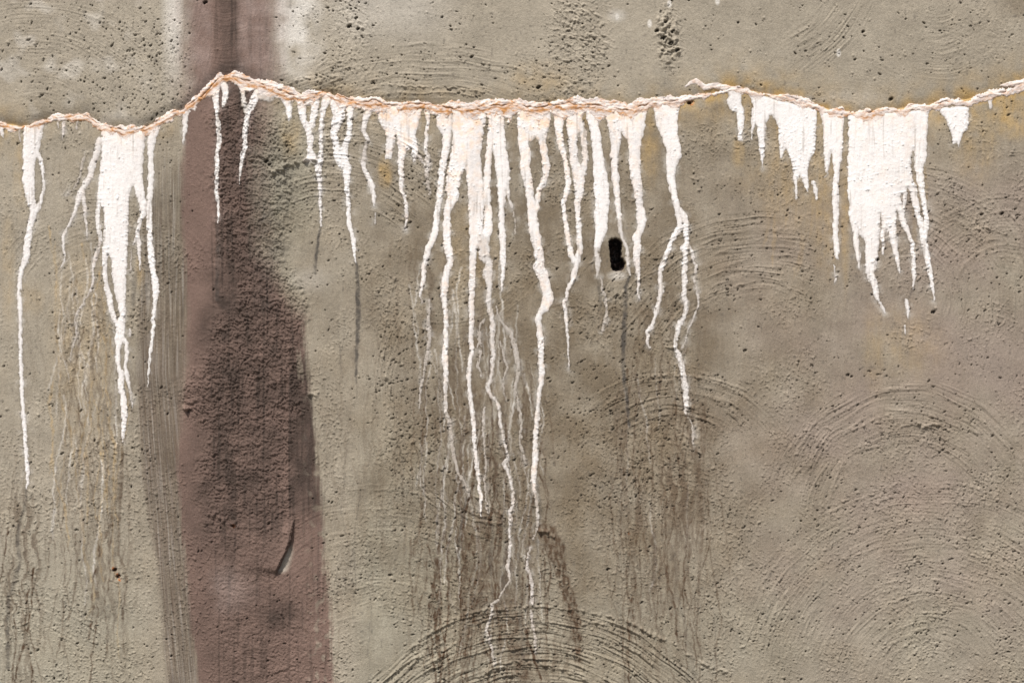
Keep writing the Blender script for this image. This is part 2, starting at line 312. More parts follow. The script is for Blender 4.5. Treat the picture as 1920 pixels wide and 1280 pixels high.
# ------------------------------------------------------------------ lime that ran out of the crack
# (outline or run, pale strength 1 = thick white .. 0.3 = thin film, peach warmth)
R, P = 'run', 'outline'
streaks = [
 ('longest white run at the far left, splitting round a narrow slot near its top', 0.0, [
  (R,1,[(63,238,38),(60,262,34),(57,285,31),(54,310,22),(53,338,24),(56,362,19),(60,382,15),(63,398,13),(60,412,14),(56,430,12),(52,455,15),(48,490,13),(40,505,10),(37,530,9),(36,550,9),(38,580,9),(38,620,8),(39,660,8),(40,700,8),(41,740,8),(44,780,8),(48,830,8.5),(51,870,8.5),(52,900,7),(51,916,3)]),
  (R,1,[(70,285,10),(76,300,7),(81,325,6),(83,345,5),(78,370,7),(72,390,9),(63,402,8)])]),
 ('tiny white drip hanging at the extreme left edge of the wall in view', 0.1, [(R,0.9,[(3,240,10),(4,252,6),(4,259,2)])]),
 ('faint little white drip touching the left side of the longest run', 0.1, [(R,0.6,[(36,244,6),(38,265,3)])]),
 ('short faint drips between the far left run and the wide white sheet', 0.1, [(R,0.7,[(108,230,5),(110,242,2)]),(R,0.8,[(120,230,7),(119,248,5),(117,261,2)]),(R,.5,[(145,228,6),(144,242,3)])]),
 ('thin crooked run that leans left off the wide sheet', 0.1, [
  (R,0.85,[(187,262,12),(180,290,14),(173,310,14),(168,335,11),(160,345,13),(150,360,12),(144,385,10),(138,405,6),(128,425,5),(118,445,8),(119,465,6),(122,485,5),(118,495,4),(112,504,2)]),
  (R,0.75,[(155,355,10),(158,385,8),(160,405,6),(163,430,4),(164,450,2)]),(R,0.35,[(158,290,5),(152,315,6),(150,330,5),(142,350,4),(125,365,3)])]),
 ('wide white sheet narrowing to a long ragged tail', 0.05, [
  (P,1,[(188,238),(278,238),(273,262),(269,290),(268,325),(262,347),(250,350),(247,350),(242,368),(241,420),(239,470),(238,520),(236,560),(236,590),(231,606),(226,600),(222,575),(217,555),(213,543),(210,520),(209,490),(206,480),(194,470),(194,440),(196,400),(192,390),(187,385),(187,340),(190,300),(190,250)]),
  (R,1,[(193,285,6),(190,330,9),(185,380,9),(183,405,9),(185,430,10),(189,450,8)]),
  (R,1,[(198,465,13),(196,500,9),(199,535,9),(205,555,13),(208,580,9),(214,597,9),(221,612,9)]),
  (R,1,[(228,598,14),(226,620,18),(224,635,18),(222,648,11),(221,670,9),(223,690,9),(228,700,11),(226,720,12),(230,740,11),(233,765,13),(233,785,11),(232,800,9),(231,815,6),(230,827,4)]),
  (R,0.95,[(232,636,8),(237,645,8),(238,660,9),(235,685,6),(238,705,10),(243,725,5),(248,755,3),(248,765,2)]),(R,.7,[(243,618,5),(244,630,4)])]),
 ('tan tinged thread that leaves the wide sheet on its left', 0.3, [
  (R,0.8,[(189,450,7),(184,470,8),(178,485,8),(174,500,7),(175,530,5),(170,545,5)]),(R,0.5,[(170,545,4),(160,562,4),(153,575,6),(146,585,5),(141,600,5),(143,612,6),(144,625,6),(138,645,5),(134,660,4),(132,680,2)])]),
 ('white branch that hooks right beside the wide sheet', 0.05, [
  (R,1,[(257,335,20),(262,360,18),(268,385,14),(268,400,12),(262,415,9),(258,430,7),(257,440,9),(260,455,8),(261,475,7),(262,490,4),(262,508,2)]),(R,0.8,[(256,445,6),(249,460,3)]),(R,0.5,[(247,470,3),(245,505,5),(239,508,4)])]),
 ('slender white run along the edge of the brushed grey plaster', 0.0, [
  (R,1,[(290,240,18),(284,262,16),(282,290,11),(283,320,11),(282,350,12),(280,380,10),(280,420,11),(281,450,11),(283,480,12),(287,510,11),(291,530,14),(292,550,12),(290,570,8),(288,590,7),(287,620,7),(284,645,6),(281,665,6),(280,690,4),(278,705,3),(277,725,2)])]),
 ('stubby white drip at the left edge of the maroon band', 0.0, [(R,0.9,[(348,208,13),(347,230,11),(347,245,9),(344,262,5),(343,269,2)])]),
 ('first long white run on the maroon band', 0.0, [(R,0.95,[(405,165,14),(405,185,13),(407,200,10),(408,220,8),(412,250,10),(412,268,10),(407,285,7),(408,310,8),(407,335,7),(406,360,8),(409,380,6),(411,400,6),(409,417,3)])]),
 ('short white drip between the two runs on the maroon band', 0.0, [(R,0.9,[(420,160,15),(424,178,12),(421,192,9),(418,201,4)])]),
 ('second white run on the maroon band, forked at its top', 0.0, [
  (R,0.6,[(456,165,12),(456,180,10),(460,200,9),(464,212,12)]),(R,0.95,[(484,172,16),(474,195,14),(466,210,13),(463,230,10),(460,255,9),(461,275,9),(456,290,8),(453,310,6),(451,325,4),(450,347,2)]),(R,.45,[(485,178,20),(505,182,20),(518,176,12)])]),
 ('little white tooth right of the maroon band', 0.0, [(R,1,[(526,176,11),(538,190,17),(542,205,12),(543,220,9),(541,225,5)])]),
 ('white run with a small window near its top', 0.0, [
  (R,1,[(565,188,15),(567,215,14),(571,230,12),(578,240,13),(582,260,12),(581,280,11),(584,294,20)]),(R,1,[(592,188,16),(589,215,13),(584,236,14)]),(R,.8,[(567,195,10),(592,193,10)]),(R,.6,[(586,296,16),(572,302,8)])]),
 ('thin white run that crosses the torn plaster lump', 0.0, [(R,0.95,[(614,182,18),(607,205,12),(603,230,9),(602,255,9),(603,280,8),(600,300,12),(597,312,14),(598,330,10),(600,350,9),(601,370,6),(601,390,6),(602,410,5),(601,424,3)])]),
 ('white run whose two roots meet in a Y and end as a long thread', 0.0, [
  (R,1,[(632,195,26),(636,215,24),(630,235,18),(626,255,12),(632,275,14),(632,290,16),(640,302,22),(650,314,18),(650,330,12),(651,350,10),(653,380,9),(654,400,9),(654,420,9),(660,440,9),(663,455,8),(665,475,6),(667,492,3)]),
  (R,1,[(657,198,15),(656,225,11),(655,250,10),(650,268,11),(645,282,15),(645,300,18)])]),
 ('broken knobbly white run', 0.05, [(R,0.9,[(693,204,15),(685,225,12),(682,245,10),(690,262,8)]),(R,0.45,[(690,262,8),(684,280,8),(682,300,10)]),(R,.9,[(681,305,10),(683,318,9),(692,335,9),(698,350,11),(701,370,9),(701,387,4)]),(R,.8,[(704,400,3),(703,421,2)])]),
 ('peach tinted sheet of lime with ragged short fingers', 0.35, [
  (P,1,[(708,196),(792,205),(786,232),(779,250),(781,262),(785,280),(780,302),(775,305),(772,290),(770,278),(762,283),(758,300),(755,318),(746,322),(746,280),(744,250),(741,262),(739,280),(733,298),(722,299),(722,285),(724,262),(722,245),(715,240),(710,225)]),
  (R,0.9,[(751,305,13),(753,335,10),(752,355,8),(759,370,7),(762,390,8),(762,410,6),(760,433,2)]),(R,.5,[(780,290,8),(790,300,7),(798,312,8)])]),
 ('thin knotted drip between the ragged peach sheet and the long leaning run', 0.2, [(R,0.95,[(800,202,13),(803,225,8),(800,250,7),(798,280,8)]),(R,.6,[(798,280,8),(803,305,11),(800,325,9)]),(R,.3,[(800,325,9),(802,345,8),(806,365,5)])]),
 ('long leaning run left of the wide peach sheet', 0.25, [
  (R,1,[(828,208,22),(830,235,22),(838,250,18),(836,275,14),(832,300,14),(828,325,14),(826,350,12),(822,380,11),(818,410,11),(817,430,14),(811,450,12),(803,465,12),(800,480,11),(795,500,10),(794,520,9),(790,540,7),(787,555,4)]),(R,0.9,[(843,208,10),(843,232,11),(841,255,12)])]),
 ('dull grey thread below the long leaning run', 0.1, [(R,0.4,[(789,556,4),(792,566,6)]),(R,0.45,[(806,562,5),(804,580,8),(803,610,9),(805,640,9),(801,665,8),(795,700,6),(789,730,5),(786,765,3)])]),
 ('left leg of the wide peach sheet, reaching far down', 0.45, [
  (R,1,[(870,208,42),(868,240,40),(866,270,36),(860,300,34),(851,330,28),(848,350,26),(850,368,22),(842,385,16),(838,400,14),(838,430,15),(838,455,15),(841,470,17),(845,490,12),(838,508,13),(833,535,17),(832,555,11),(836,590,10),(836,640,9.5),(834,670,12),(836,700,9),(835,740,9),(836,772,6)]),(R,.4,[(836,772,6),(842,788,8),(846,810,7),(848,840,8),(852,860,8),(858,885,7)]),(R,.35,[(858,885,7),(872,905,5),(880,930,5)])]),
 ('middle leg of the wide peach sheet', 0.3, [
  (R,1,[(890,208,50),(885,240,46),(882,270,42),(885,300,34),(888,320,30),(890,340,31),(893,370,30),(893,400,29),(892,432,26),(889,445,18),(887,470,14),(886,500,12),(885,540,13),(884,560,11),(884,600,10),(883,640,10),(885,655,8),(880,680,9),(879,710,9),(881,740,8),(885,770,9),(889,800,9),(889,830,8),(893,860,8),(896,890,7),(899,915,7),(902,935,8),(901,950,5),(902,968,2)]),(R,.5,[(896,622,5),(899,640,5),(893,655,4)])]),
 ('narrow leg between the middle and the right column of the peach sheet', 0.35, [(R,1,[(925,240,22),(918,275,13),(914,320,13),(912,350,14),(914,380,14),(916,400,15),(915,430,17),(908,447,18)])]),
 ('speckled right column of the peach sheet', 0.1, [
  (R,1,[(928,208,34),(932,240,28),(937,280,26),(942,310,27),(944,335,26),(941,360,18),(941,390,11),(940,420,12),(942,440,12),(943,470,12),(943,500,10),(942,525,7),(941,548,3)]),(R,.8,[(952,320,12),(951,350,8),(955,375,5),(960,390,4)]),(R,.4,[(962,395,4),(966,415,4),(966,440,3)])]),
 ('wavy pale thread that wanders down the middle of the wall', 0.3, [
  (R,0.7,[(905,448,28),(907,465,22),(908,480,22),(918,492,14)]),(R,0.75,[(918,492,14),(914,515,20),(918,532,11),(917,550,12),(917,575,12),(921,590,10),(924,610,11),(922,640,9),(925,665,10),(923,690,7),(920,710,9),(914,728,9),(921,742,7),(932,755,8),(938,775,7),(937,790,7),(942,810,7),(943,825,7),(949,840,6),(953,858,6),(945,870,9),(953,885,6),(958,905,6),(962,925,7),(963,940,7),(956,960,6),(957,975,7),(955,1000,6),(957,1020,7),(955,1045,7),(951,1065,8),(957,1087,5)]),
  (R,0.5,[(957,1087,5),(948,1100,4),(940,1112,5),(935,1125,4),(922,1132,6),(922,1150,6),(917,1165,7),(912,1180,6),(918,1200,5),(923,1220,6),(926,1242,5)])]),
 ('faint grey thread that bows out to the right of the wavy one', 0.0, [(R,0.42,[(930,575,4),(936,597,5),(945,610,7),(957,622,9),(963,640,9),(968,665,10),(972,690,9),(970,710,7),(965,730,6),(970,750,6),(975,775,6),(978,795,6),(975,830,5),(982,855,6),(986,870,4)])]),
 ('faint short loops beside the wavy thread', 0.2, [(R,0.4,[(938,640,4),(945,670,5),(952,690,5),(943,710,4),(945,738,3)]),(R,0.38,[(908,598,5),(898,612,5),(903,650,4),(896,685,6),(903,707,3)]),(R,0.5,[(908,762,4),(907,785,7),(905,810,5),(908,832,4)]),(R,.3,[(908,832,4),(912,870,5),(908,900,4),(914,960,4)])]),
 ('heavy peach run with a swelling halfway down', 0.4, [
  (P,1,[(968,200),(1037,200),(1030,235),(1024,262),(1010,264),(1004,258),(996,266),(980,262),(973,235)]),
  (R,1,[(978,225,18),(982,270,19),(986,290,20),(984,315,20),(990,340,17),(994,370,15),(998,395,19),(1000,420,20),(1004,445,20),(1010,470,18),(1012,490,17),(1010,500,22),(1018,515,20),(1022,535,18),(1026,550,20),(1028,562,20),(1022,575,18),(1012,588,10),(1008,600,11),(1012,620,11),(1014,640,11),(1014,680,12),(1016,700,12),(1015,720,10),(1010,740,9),(1008,760,8),(1008,780,10),(1005,805,9),(1003,820,9),(1004,850,11),(1002,880,11),(1000,900,11),(1003,922,7)]),
  (R,1,[(1016,252,18),(1018,270,14),(1021,290,14),(1024,310,15),(1023,330,12),(1018,345,12),(1010,358,11),(1008,375,10),(1006,392,10)]),
  (R,0.55,[(1003,922,7),(1007,945,6),(1009,965,8),(1007,985,5)])]),
 ('pale thread running into the scored arcs at the bottom', 0.15, [(R,0.35,[(1006,990,5),(1000,1010,5)]),(R,0.6,[(994,1025,5),(990,1045,6),(988,1065,7),(995,1080,7),(998,1105,8),(998,1130,6)]),(R,0.4,[(996,1145,8),(998,1170,6),(1004,1195,6),(1004,1225,5)])]),
 ('thin peach run that closes into a narrow U with its neighbour', 0.4, [
  (R,1,[(1050,205,28),(1048,240,15),(1050,265,14),(1058,290,10),(1062,315,10),(1066,345,12),(1062,362,10),(1056,380,9),(1058,400,8),(1062,425,9),(1066,455,9),(1070,475,12),(1077,490,12)])]),
 ('pitted peach run ending in a long fine point', 0.3, [
  (R,1,[(1078,205,34),(1075,240,26),(1074,270,15),(1076,300,16),(1081,318,20),(1086,338,22),(1086,360,16),(1082,385,12),(1084,410,10),(1086,440,11),(1088,465,11),(1084,480,11),(1080,500,11),(1074,525,9),(1065,540,7),(1062,560,6),(1057,566,7),(1060,580,8),(1062,600,8),(1063,625,6),(1065,645,4),(1066,665,3),(1067,692,2)]),
  (R,.85,[(1086,225,14),(1094,250,13),(1096,280,11),(1098,300,12),(1093,325,14)])]),
 ('broad pure white run swelling like a blade, with a black bubble hole', 0.0, [
  (R,1,[(1108,205,24),(1113,235,19),(1118,260,19),(1121,290,20),(1124,320,24),(1128,350,29),(1129,380,28),(1127,410,26),(1128,430,22),(1123,445,18),(1120,462,13)]),(R,.6,[(1120,462,12),(1119,475,9),(1122,490,13),(1120,507,7),(1119,521,3)])]),
 ('faint tail below the white blade', 0.1, [(R,0.38,[(1127,520,4),(1130,545,6),(1136,560,6),(1137,580,6),(1135,600,6),(1128,622,5)])]),
 ('run that passes the right lip of the drain hole', 0.2, [
  (R,1,[(1150,208,32),(1152,235,24),(1155,262,20),(1152,290,16),(1153,320,14),(1155,350,12),(1158,380,11),(1160,400,10),(1162,412,9)]),(R,.62,[(1162,412,9),(1163,430,10),(1168,450,9),(1175,465,9),(1177,485,9),(1177,500,8),(1182,516,5)])]),
 ('stout forked topped run passing close to the right of the black hole', 0.2, [
  (P,1,[(1160,204),(1213,204),(1210,235),(1204,262),(1202,280),(1180,280),(1176,262),(1168,255),(1160,240)]),
  (R,1,[(1190,265,25),(1190,300,22),(1192,330,20),(1197,360,16),(1199,385,15),(1202,400,18),(1203,420,18),(1200,432,12),(1193,445,16),(1195,460,16),(1193,475,14),(1195,500,10),(1197,520,7),(1196,540,5),(1199,562,3)])]),
 ('rightmost run of the middle group, split in two like a pair of legs', 0.1, [
  (R,1,[(1250,203,48),(1250,230,40),(1256,255,32),(1262,275,30),(1264,290,28),(1258,310,20),(1258,330,16),(1262,355,14),(1266,375,12),(1270,390,12),(1272,405,12),(1276,425,12),(1268,435,12),(1260,450,10),(1255,465,10),(1248,480,8)]),
  (R,.85,[(1248,480,8),(1243,495,10),(1238,510,10),(1238,530,9),(1240,545,12),(1236,560,9),(1232,580,8),(1226,600,6),(1222,612,10),(1214,622,8),(1214,640,7),(1218,652,4)]),
  (R,.95,[(1274,394,11),(1285,408,12),(1287,425,12),(1286,440,11),(1288,455,12),(1281,466,12)]),
  (R,.8,[(1286,466,10),(1284,490,12),(1283,510,10),(1284,530,11),(1282,550,11),(1285,565,9),(1287,580,10),(1282,595,9),(1275,605,12),(1270,620,10),(1267,640,10),(1266,655,8),(1272,665,12),(1277,680,10),(1281,700,11),(1284,720,12),(1287,745,12),(1287,762,9),(1285,775,5)]),
  (R,.65,[(1290,462,8),(1299,475,9),(1300,490,6),(1306,498,7),(1302,515,6),(1302,530,4),(1306,545,5),(1310,560,5),(1309,575,4),(1302,590,4),(1297,605,5),(1290,620,4),(1285,640,5),(1276,655,5)]),(R,.4,[(1290,780,3),(1297,795,4),(1300,815,7),(1299,832,4)])]),
 ('white slanting flag at the left of the right group', 0.0, [(P,1,[(1358,166),(1392,168),(1390,195),(1396,210),(1396,225),(1393,245),(1392,265),(1384,263),(1383,240),(1381,212),(1373,208),(1366,200),(1362,190),(1366,180)])]),
 ('short pointed white drip of the right group', 0.0, [(P,1,[(1403,174),(1452,184),(1449,210),(1443,220),(1437,230),(1436,260),(1433,285),(1431,305),(1430,318),(1426,300),(1422,270),(1419,240),(1416,232),(1412,245),(1411,268),(1409,262),(1408,235),(1409,215),(1411,195)])]),
 ('wide fringed white sheet left in the right group', 0.0, [
  (P,1,[(1443,184),(1532,204),(1532,220),(1530,250),(1529,280),(1520,297),(1517,310),(1514,330),(1517,352),(1514,362),(1508,352),(1504,338),(1499,328),(1495,340),(1495,370),(1493,378),(1489,350),(1487,325),(1484,305),(1476,285),(1472,278),(1466,297),(1462,297),(1462,280),(1459,262),(1459,240),(1456,225),(1450,222),(1445,215)]),
  (R,.9,[(1525,342,8),(1529,355,10),(1531,373,5)])]),
 ('straight white run between the fringed sheet and the largest sheet', 0.1, [
  (P,1,[(1538,208),(1584,215),(1581,250),(1580,290),(1575,315),(1573,345),(1573,375),(1573,410),(1571,440),(1575,470),(1572,488),(1566,485),(1563,465),(1561,440),(1561,400),(1560,360),(1563,320),(1560,290),(1558,285),(1557,305),(1553,322),(1546,325),(1545,300),(1544,260),(1543,240)]),
  (R,.6,[(1552,325,4),(1546,334,3)]),(R,.8,[(1563,496,3),(1567,515,4),(1565,530,2)])]),
 ('largest white sheet, ending in many pointed fingers', 0.12, [
  (P,1,[(1590,216),(1742,204),(1739,260),(1737,292),(1728,310),(1719,316),(1714,300),(1714,284),(1710,282),(1708,310),(1712,340),(1717,356),(1706,356),(1701,352),(1698,368),(1690,364),(1683,372),(1680,400),(1674,420),(1664,440),(1660,412),(1651,400),(1650,425),(1646,460),(1642,490),(1632,520),(1622,512),(1622,470),(1621,452),(1611,440),(1608,420),(1606,445),(1597,430),(1592,400),(1589,350),(1589,300),(1591,260)]),
  (R,1,[(1600,400,20),(1603,425,14),(1605,445,11),(1607,465,10),(1610,485,9),(1611,504,3)]),
  (R,1,[(1638,430,26),(1637,465,22),(1636,490,20),(1632,510,17),(1635,525,14),(1641,538,13),(1643,550,12),(1647,564,6)]),(R,.95,[(1651,569,6),(1655,578,7),(1659,587,4)]),
  (R,.95,[(1658,395,16),(1660,420,13),(1655,440,9),(1656,460,8),(1655,476,4)]),
  (R,1,[(1672,400,18),(1674,430,16),(1676,450,14),(1680,475,9),(1684,495,6),(1686,512,3)]),
  (R,1,[(1680,372,16),(1690,400,12),(1695,420,12),(1705,440,9),(1711,460,9),(1713,490,8),(1714,505,10),(1713,525,7),(1712,542,3)]),
  (R,.9,[(1697,362,9),(1694,400,7)]),
  (R,1,[(1711,348,14),(1716,380,12),(1722,405,11),(1728,425,10),(1732,450,13),(1738,480,12),(1744,510,9),(1748,535,7),(1752,562,3)]),
  (R,1,[(1727,290,24),(1722,312,16),(1726,340,14),(1731,370,10),(1736,400,10),(1737,420,11),(1734,440,10),(1732,455,12)])]),
 ('loose white fleck under the largest sheet, the upper and larger one', 0.0, [(R,1,[(1699,562,7),(1703,580,8),(1702,597,3)])]),
 ('tiny white fleck, lowest one under the largest sheet', 0.0, [(R,.9,[(1697,610,4),(1697,628,3)])]),
 ('ragged white tatter at the far right', 0.0, [(P,1,[(1760,204),(1800,198),(1817,200),(1817,230),(1813,245),(1806,252),(1802,260),(1799,276),(1794,268),(1786,272),(1785,255),(1780,240),(1775,225),(1764,214)]),(R,.9,[(1857,186,9),(1858,203,4)])]),
]
WX = X + 2.6 * noise(X / 11, Y / 11, 701) + 1.9 * noise(X / 4.5, Y / 4.5, 702)
WY = Y + 2.2 * noise(X / 11, Y / 13, 703)
F = np.full_like(X, -99); OWN = np.full(X.shape, -1, np.int16); THIN = np.zeros_like(X); WARM = np.zeros_like(X)
speck = noise(X / 5, Y / 9, 704) + 0.7 * noise(X / 2.6, Y / 2.6, 705)
strand = noise(X / 4.2, Y / 70, 706) + 0.5 * noise(X / 9, Y / 120, 707)
for k, (_, warm, pieces) in enumerate(streaks):
    for kind, pale, pts in pieces:
        xs = [p[0] for p in pts]; ys = [p[1] for p in pts]
        w = win(min(xs) - 34, min(ys) - 34, max(xs) + 34, max(ys) + 34)
        if kind == R:
            v = chain(pts, WX[w], WY[w])
        else:
            v = poly(pts, WX[w], WY[w])
        v = v + 0.35 - (1 - pale) * (3.2 * np.maximum(0, speck[w] + 0.1)) - 0.5
        # the odd pinhole and gnawed rim even in thick lime
        v = v - 6.0 * np.maximum(0, speck[w] - 0.42) * sstep(18, 2, v) - 1.3 * np.maximum(0, speck[w]) * sstep(4, 0, v)
        m = v > F[w]
        F[w] = np.where(m, v, F[w]); OWN[w] = np.where(m, k, OWN[w])
        THIN[w] = np.where(m, 1 - pale, THIN[w]); WARM[w] = np.where(m, warm, WARM[w])
# keep the streak just under the joint, not above it
F = np.minimum(F, (DY + 3) * 0.6)
F = np.where(HOLE > -1.5, -99, F)
core_x = (np.abs(X - 960) < 1300)

# crust squeezed out along the joint: laminated ribs, orange where iron bled
half_up = np.interp(X, [-2600,-300,0,60,110,190,215,300,380,420,470,520,560,640,720,800,930,1060,1180,1260,1330,1360,1420,1520,1600,1700,1800,1880,1920,2300,4500],
                    [3,3,5,7,6,9,15,13,14,14,15,15,11,9,14,11,15,15,15,17,6,9,10,10,10,15,11,12,10,3,3]).astype(f32)
half_dn = np.interp(X, [-2600,-300,0,60,110,190,215,300,380,420,470,520,560,640,720,800,850,930,1060,1180,1260,1330,1360,1420,1520,1600,1700,1800,1880,1920,2300,4500],
                    [3,3,6,8,5,8,13,8,12,15,15,13,13,14,15,13,13,19,19,15,10,5,8,12,12,13,13,10,8,10,3,3]).astype(f32)
half_up = half_up * np.interp(X, [1200, 1340], [1, .7]); half_dn = half_dn * np.interp(X, [1200, 1340], [1, .85])
irr = np.clip(0.95 + 0.9 * fbm(X, Y * 0 + 9.0, 46, 725, 3), .35, 1.5)
half_up *= 1.05 * irr; half_dn *= 1.2 * np.clip(0.95 + 1.0 * fbm(X, Y * 0 + 3.0, 30, 726, 3), .3, 1.6)
ragu = 8.0 * fbm(X, Y, 30, 721, 4, .6); ragd = 11.0 * fbm(X, Y, 26, 722, 4, .6)
CF = np.minimum(DY + half_up + ragu, half_dn - DY + ragd) - 1.5
CF = CF - 4.0 * np.maximum(0, noise(X / 4.5, Y / 3.2, 723) - 0.05) - 2.0 * np.maximum(0, noise(X / 2.6, Y / 2.6, 724))
CF = np.where(CF > 12, 12, CF)
# second, upper lip right of the middle
w = win(1270, 120, 1400, 200)
br = chain([(1286,163,3),(1294,156,7),(1304,152,9),(1313,158,10),(1322,165,9),(1338,160,10),(1352,163,10),(1368,167,12),(1385,168,12)], WX[w], WY[w])
CF[w] = np.maximum(CF[w], br)
w = win(1860, 130, 1960, 200)
br = chain([(1876,161,3),(1890,158,8),(1910,156,11),(1940,150,13)], WX[w], WY[w])
CF[w] = np.maximum(CF[w], br)
ribs = noise(X / 34 + 3, (DY + 3 * noise(X / 30, Y / 30, 731)) / 4.2, 732)
ribs2 = noise(X / 14, (DY + 3 * noise(X / 20, Y / 20, 733)) / 2.6, 734)
flat = noise(X / 9, Y / 4.5, 735) + 0.6 * noise(X / 4, Y / 2.4, 736)
# fissure lines that wander inside the crust
fy1 = 4.0 + 4.5 * noise(X / 26, Y * 0 + 3.3, 741) + 3.0 * noise(X / 9, Y * 0 + 1.3, 742)
fy2 = -3.0 + 6.5 * noise(X / 33, Y * 0 + 5.3, 743) + 2.5 * noise(X / 8, Y * 0 + 2.3, 744)
fw = 0.9 + 1.3 * np.maximum(0, noise(X / 18, Y * 0, 745) + 0.2)
on2 = sstep(-0.25, 0.05, noise(X / 45, Y * 0, 746))
brk = sstep(-0.32, 0.02, noise(X / 21, DY / 9, 748))
fis = brk * np.maximum(np.exp(-((DY - fy1) / fw) ** 2), on2 * np.exp(-((DY - fy2) / (fw * 0.8)) ** 2))
irony = np.interp(X, [-300,0,140,230,330,400,560,640,720,800,1000,1200,1290,1340,1420,1500,1560,1620,1700,1760,1850,1920,2300],
                  [.3,.9,.7,.9,.8,1,.8,.9,.9,1,1,.8,.5,.25,.2,.35,.45,.55,.35,.2,.3,.3,.2]).astype(f32)
halo = np.maximum(np.exp(-((DY - fy1) / 4.5) ** 2), 0.8 * on2 * np.exp(-((DY - fy2) / 3.4) ** 2)) * (0.45 + 0.9 * np.maximum(0, noise(X / 12, Y / 6, 747) + 0.25))
ln = noise(X / 42 + 9, (DY + 5 * noise(X / 22, Y / 22, 771)) / 8.0, 772) + 0.25 * noise(X / 9, DY / 3, 773)
ln2 = noise(X / 30 + 4, (DY + 4 * noise(X / 18, Y / 18, 774)) / 6.0, 775) + 0.25 * noise(X / 8, DY / 3, 776)
veins = np.maximum(np.exp(-(ln / 0.075) ** 2), 0.8 * np.exp(-(ln2 / 0.06) ** 2)) * sstep(-0.35, 0.15, noise(X / 24, Y / 9, 777))
rust = np.clip(irony * (0.75 * halo + 1.0 * veins * sstep(-.4, .2, flat) + 0.6 * fis + 0.45 * sstep(.1, .6, fbm(X, Y, 26, 778, 3))) + 0.35 * (X > 1330) * veins, 0, 1).astype(f32)
c_in = sstep(-1, 9, CF)
prof = np.exp(-((DY + 1) / np.where(DY > -1, 10.0, 12.0)) ** 2)
lam = np.floor((ribs + 0.5 * ribs2) * 4) / 4 * 0.6 + (ribs + 0.5 * ribs2) * 0.4
crust_h = 0.5 + (0.9 * prof + 1.0 * lam + 1.4 * flat) * sstep(0, 5, CF) - 3.2 * fis * sstep(0, 5, CF)
crust_h = crust_h.astype(f32)

lime_h = np.where(F > 0, 0.22 + np.minimum(F * 0.17, 0.8) * (1 - 0.6 * THIN) + 0.22 * noise(X / 6, Y / 16, 751) , F * 0.5)
lime_h = np.clip(lime_h, -1.0, 6)
fillp = np.clip(pits, 0, 2.5) * 0.55 * sstep(0, 4, F) * (1 - THIN)       # lime half fills the pits it covers
lime_h = (lime_h + fillp).astype(f32)

# ------------------------------------------------------------------ stains with shapes of their own, and painted shade
grime_shade = np.zeros_like(X); brown = np.zeros_like(X); ochre = np.zeros_like(X); pale = np.zeros_like(X)
blot = np.clip(1.0 + 1.1 * fbm(X, Y, 14, 800, 3), 0.1, 1.5)
def run_stain(T, pts, a, soft=2.0, edge=0.0):
    xs = [p[0] for p in pts]; ys = [p[1] for p in pts]
    w = win(min(xs) - 22, min(ys) - 22, max(xs) + 22, max(ys) + 22)
    v = chain(pts, WX[w], WY[w])
    s = sstep(-soft, soft, v)
    if edge: s = s * (1 - edge * sstep(0.5, 3, v))
    T[w] = np.maximum(T[w], a * s * blot[w])
for pts, a in [([(601,422,4),(597,450,6),(593,480,6),(590,512,4)],.85), ([(667,488,6),(670,520,7),(671,560,7),(672,600,8),(669,650,8),(668,690,5),(667,720,3)],.85),
               ([(1181,516,5),(1173,540,7),(1172,580,8),(1170,620,9),(1168,660,8),(1169,700,7),(1175,740,6),(1180,800,4)],.85), ([(1121,520,4),(1124,550,7),(1128,590,6)],.4),
               ([(51,915,4),(45,955,6),(35,990,7),(33,1020,8),(38,1050,7),(28,1090,7),(14,1120,7),(14,1180,7),(15,1250,7)],.55), ([(409,415,5),(410,470,8),(406,560,8)],.4),
               ([(270,490,5),(252,520,9),(250,570,8)],.4), ([(1712,540,3),(1703,560,4)],.5), ([(1003,905,14),(1009,950,14),(1007,985,10)],.45), ([(280,700,6),(282,760,6)],.4)]:
    run_stain(grime_shade, pts, a)
for pts, a in [([(1006,985,8),(1030,1000,22),(1042,1030,22),(1050,1065,14),(1060,1100,18),(1072,1135,22),(1082,1180,20),(1084,1235,14)],.0), ([(962,1130,16),(966,1200,22),(985,1290,26)],.6),
               ([(230,830,6),(229,890,7),(226,905,13),(226,930,8),(213,950,6),(208,985,7),(190,1020,6),(183,1070,7),(180,1130,5)],.55), ([(226,930,5),(223,980,5),(223,1040,5),(233,1065,6),(238,1090,5),(230,1150,5),(232,1220,3)],.55),
               ([(62,930,5),(63,965,6),(50,1000,5),(48,1050,5),(55,1085,6)],.45), ([(40,1130,5),(48,1190,5),(50,1240,4)],.4), ([(806,870,6),(815,950,10),(825,1000,8)],.4), ([(905,960,20),(900,1020,16),(906,1080,12),(910,1130,14)],.5),
               ([(1305,840,6),(1310,900,10),(1318,980,8),(1312,1060,6),(1306,1180,5)],.5), ([(1170,780,5),(1168,860,6),(1176,960,6)],.4)]:
    run_stain(brown, pts, a)
wed = [(1006,988,10),(1026,1000,34),(1040,1024,38),(1050,1058,24),(1060,1100,22),(1072,1135,22),(1082,1180,19),(1084,1235,12)]
w = win(970, 950, 1120, 1260)
v = chain(wed, WX[w], WY[w]) + 7 * fbm(X[w], Y[w], 15, 856, 3)
brown[w] = np.maximum(brown[w], 0.95 * sstep(-4, 4, v) * np.clip(0.8 + 1.1 * noise(X[w] / 5, Y[w] / 12, 857) + .5 * noise(X[w] / 3, Y[w] / 3, 858), .2, 1.1))
rr = random.Random(5)
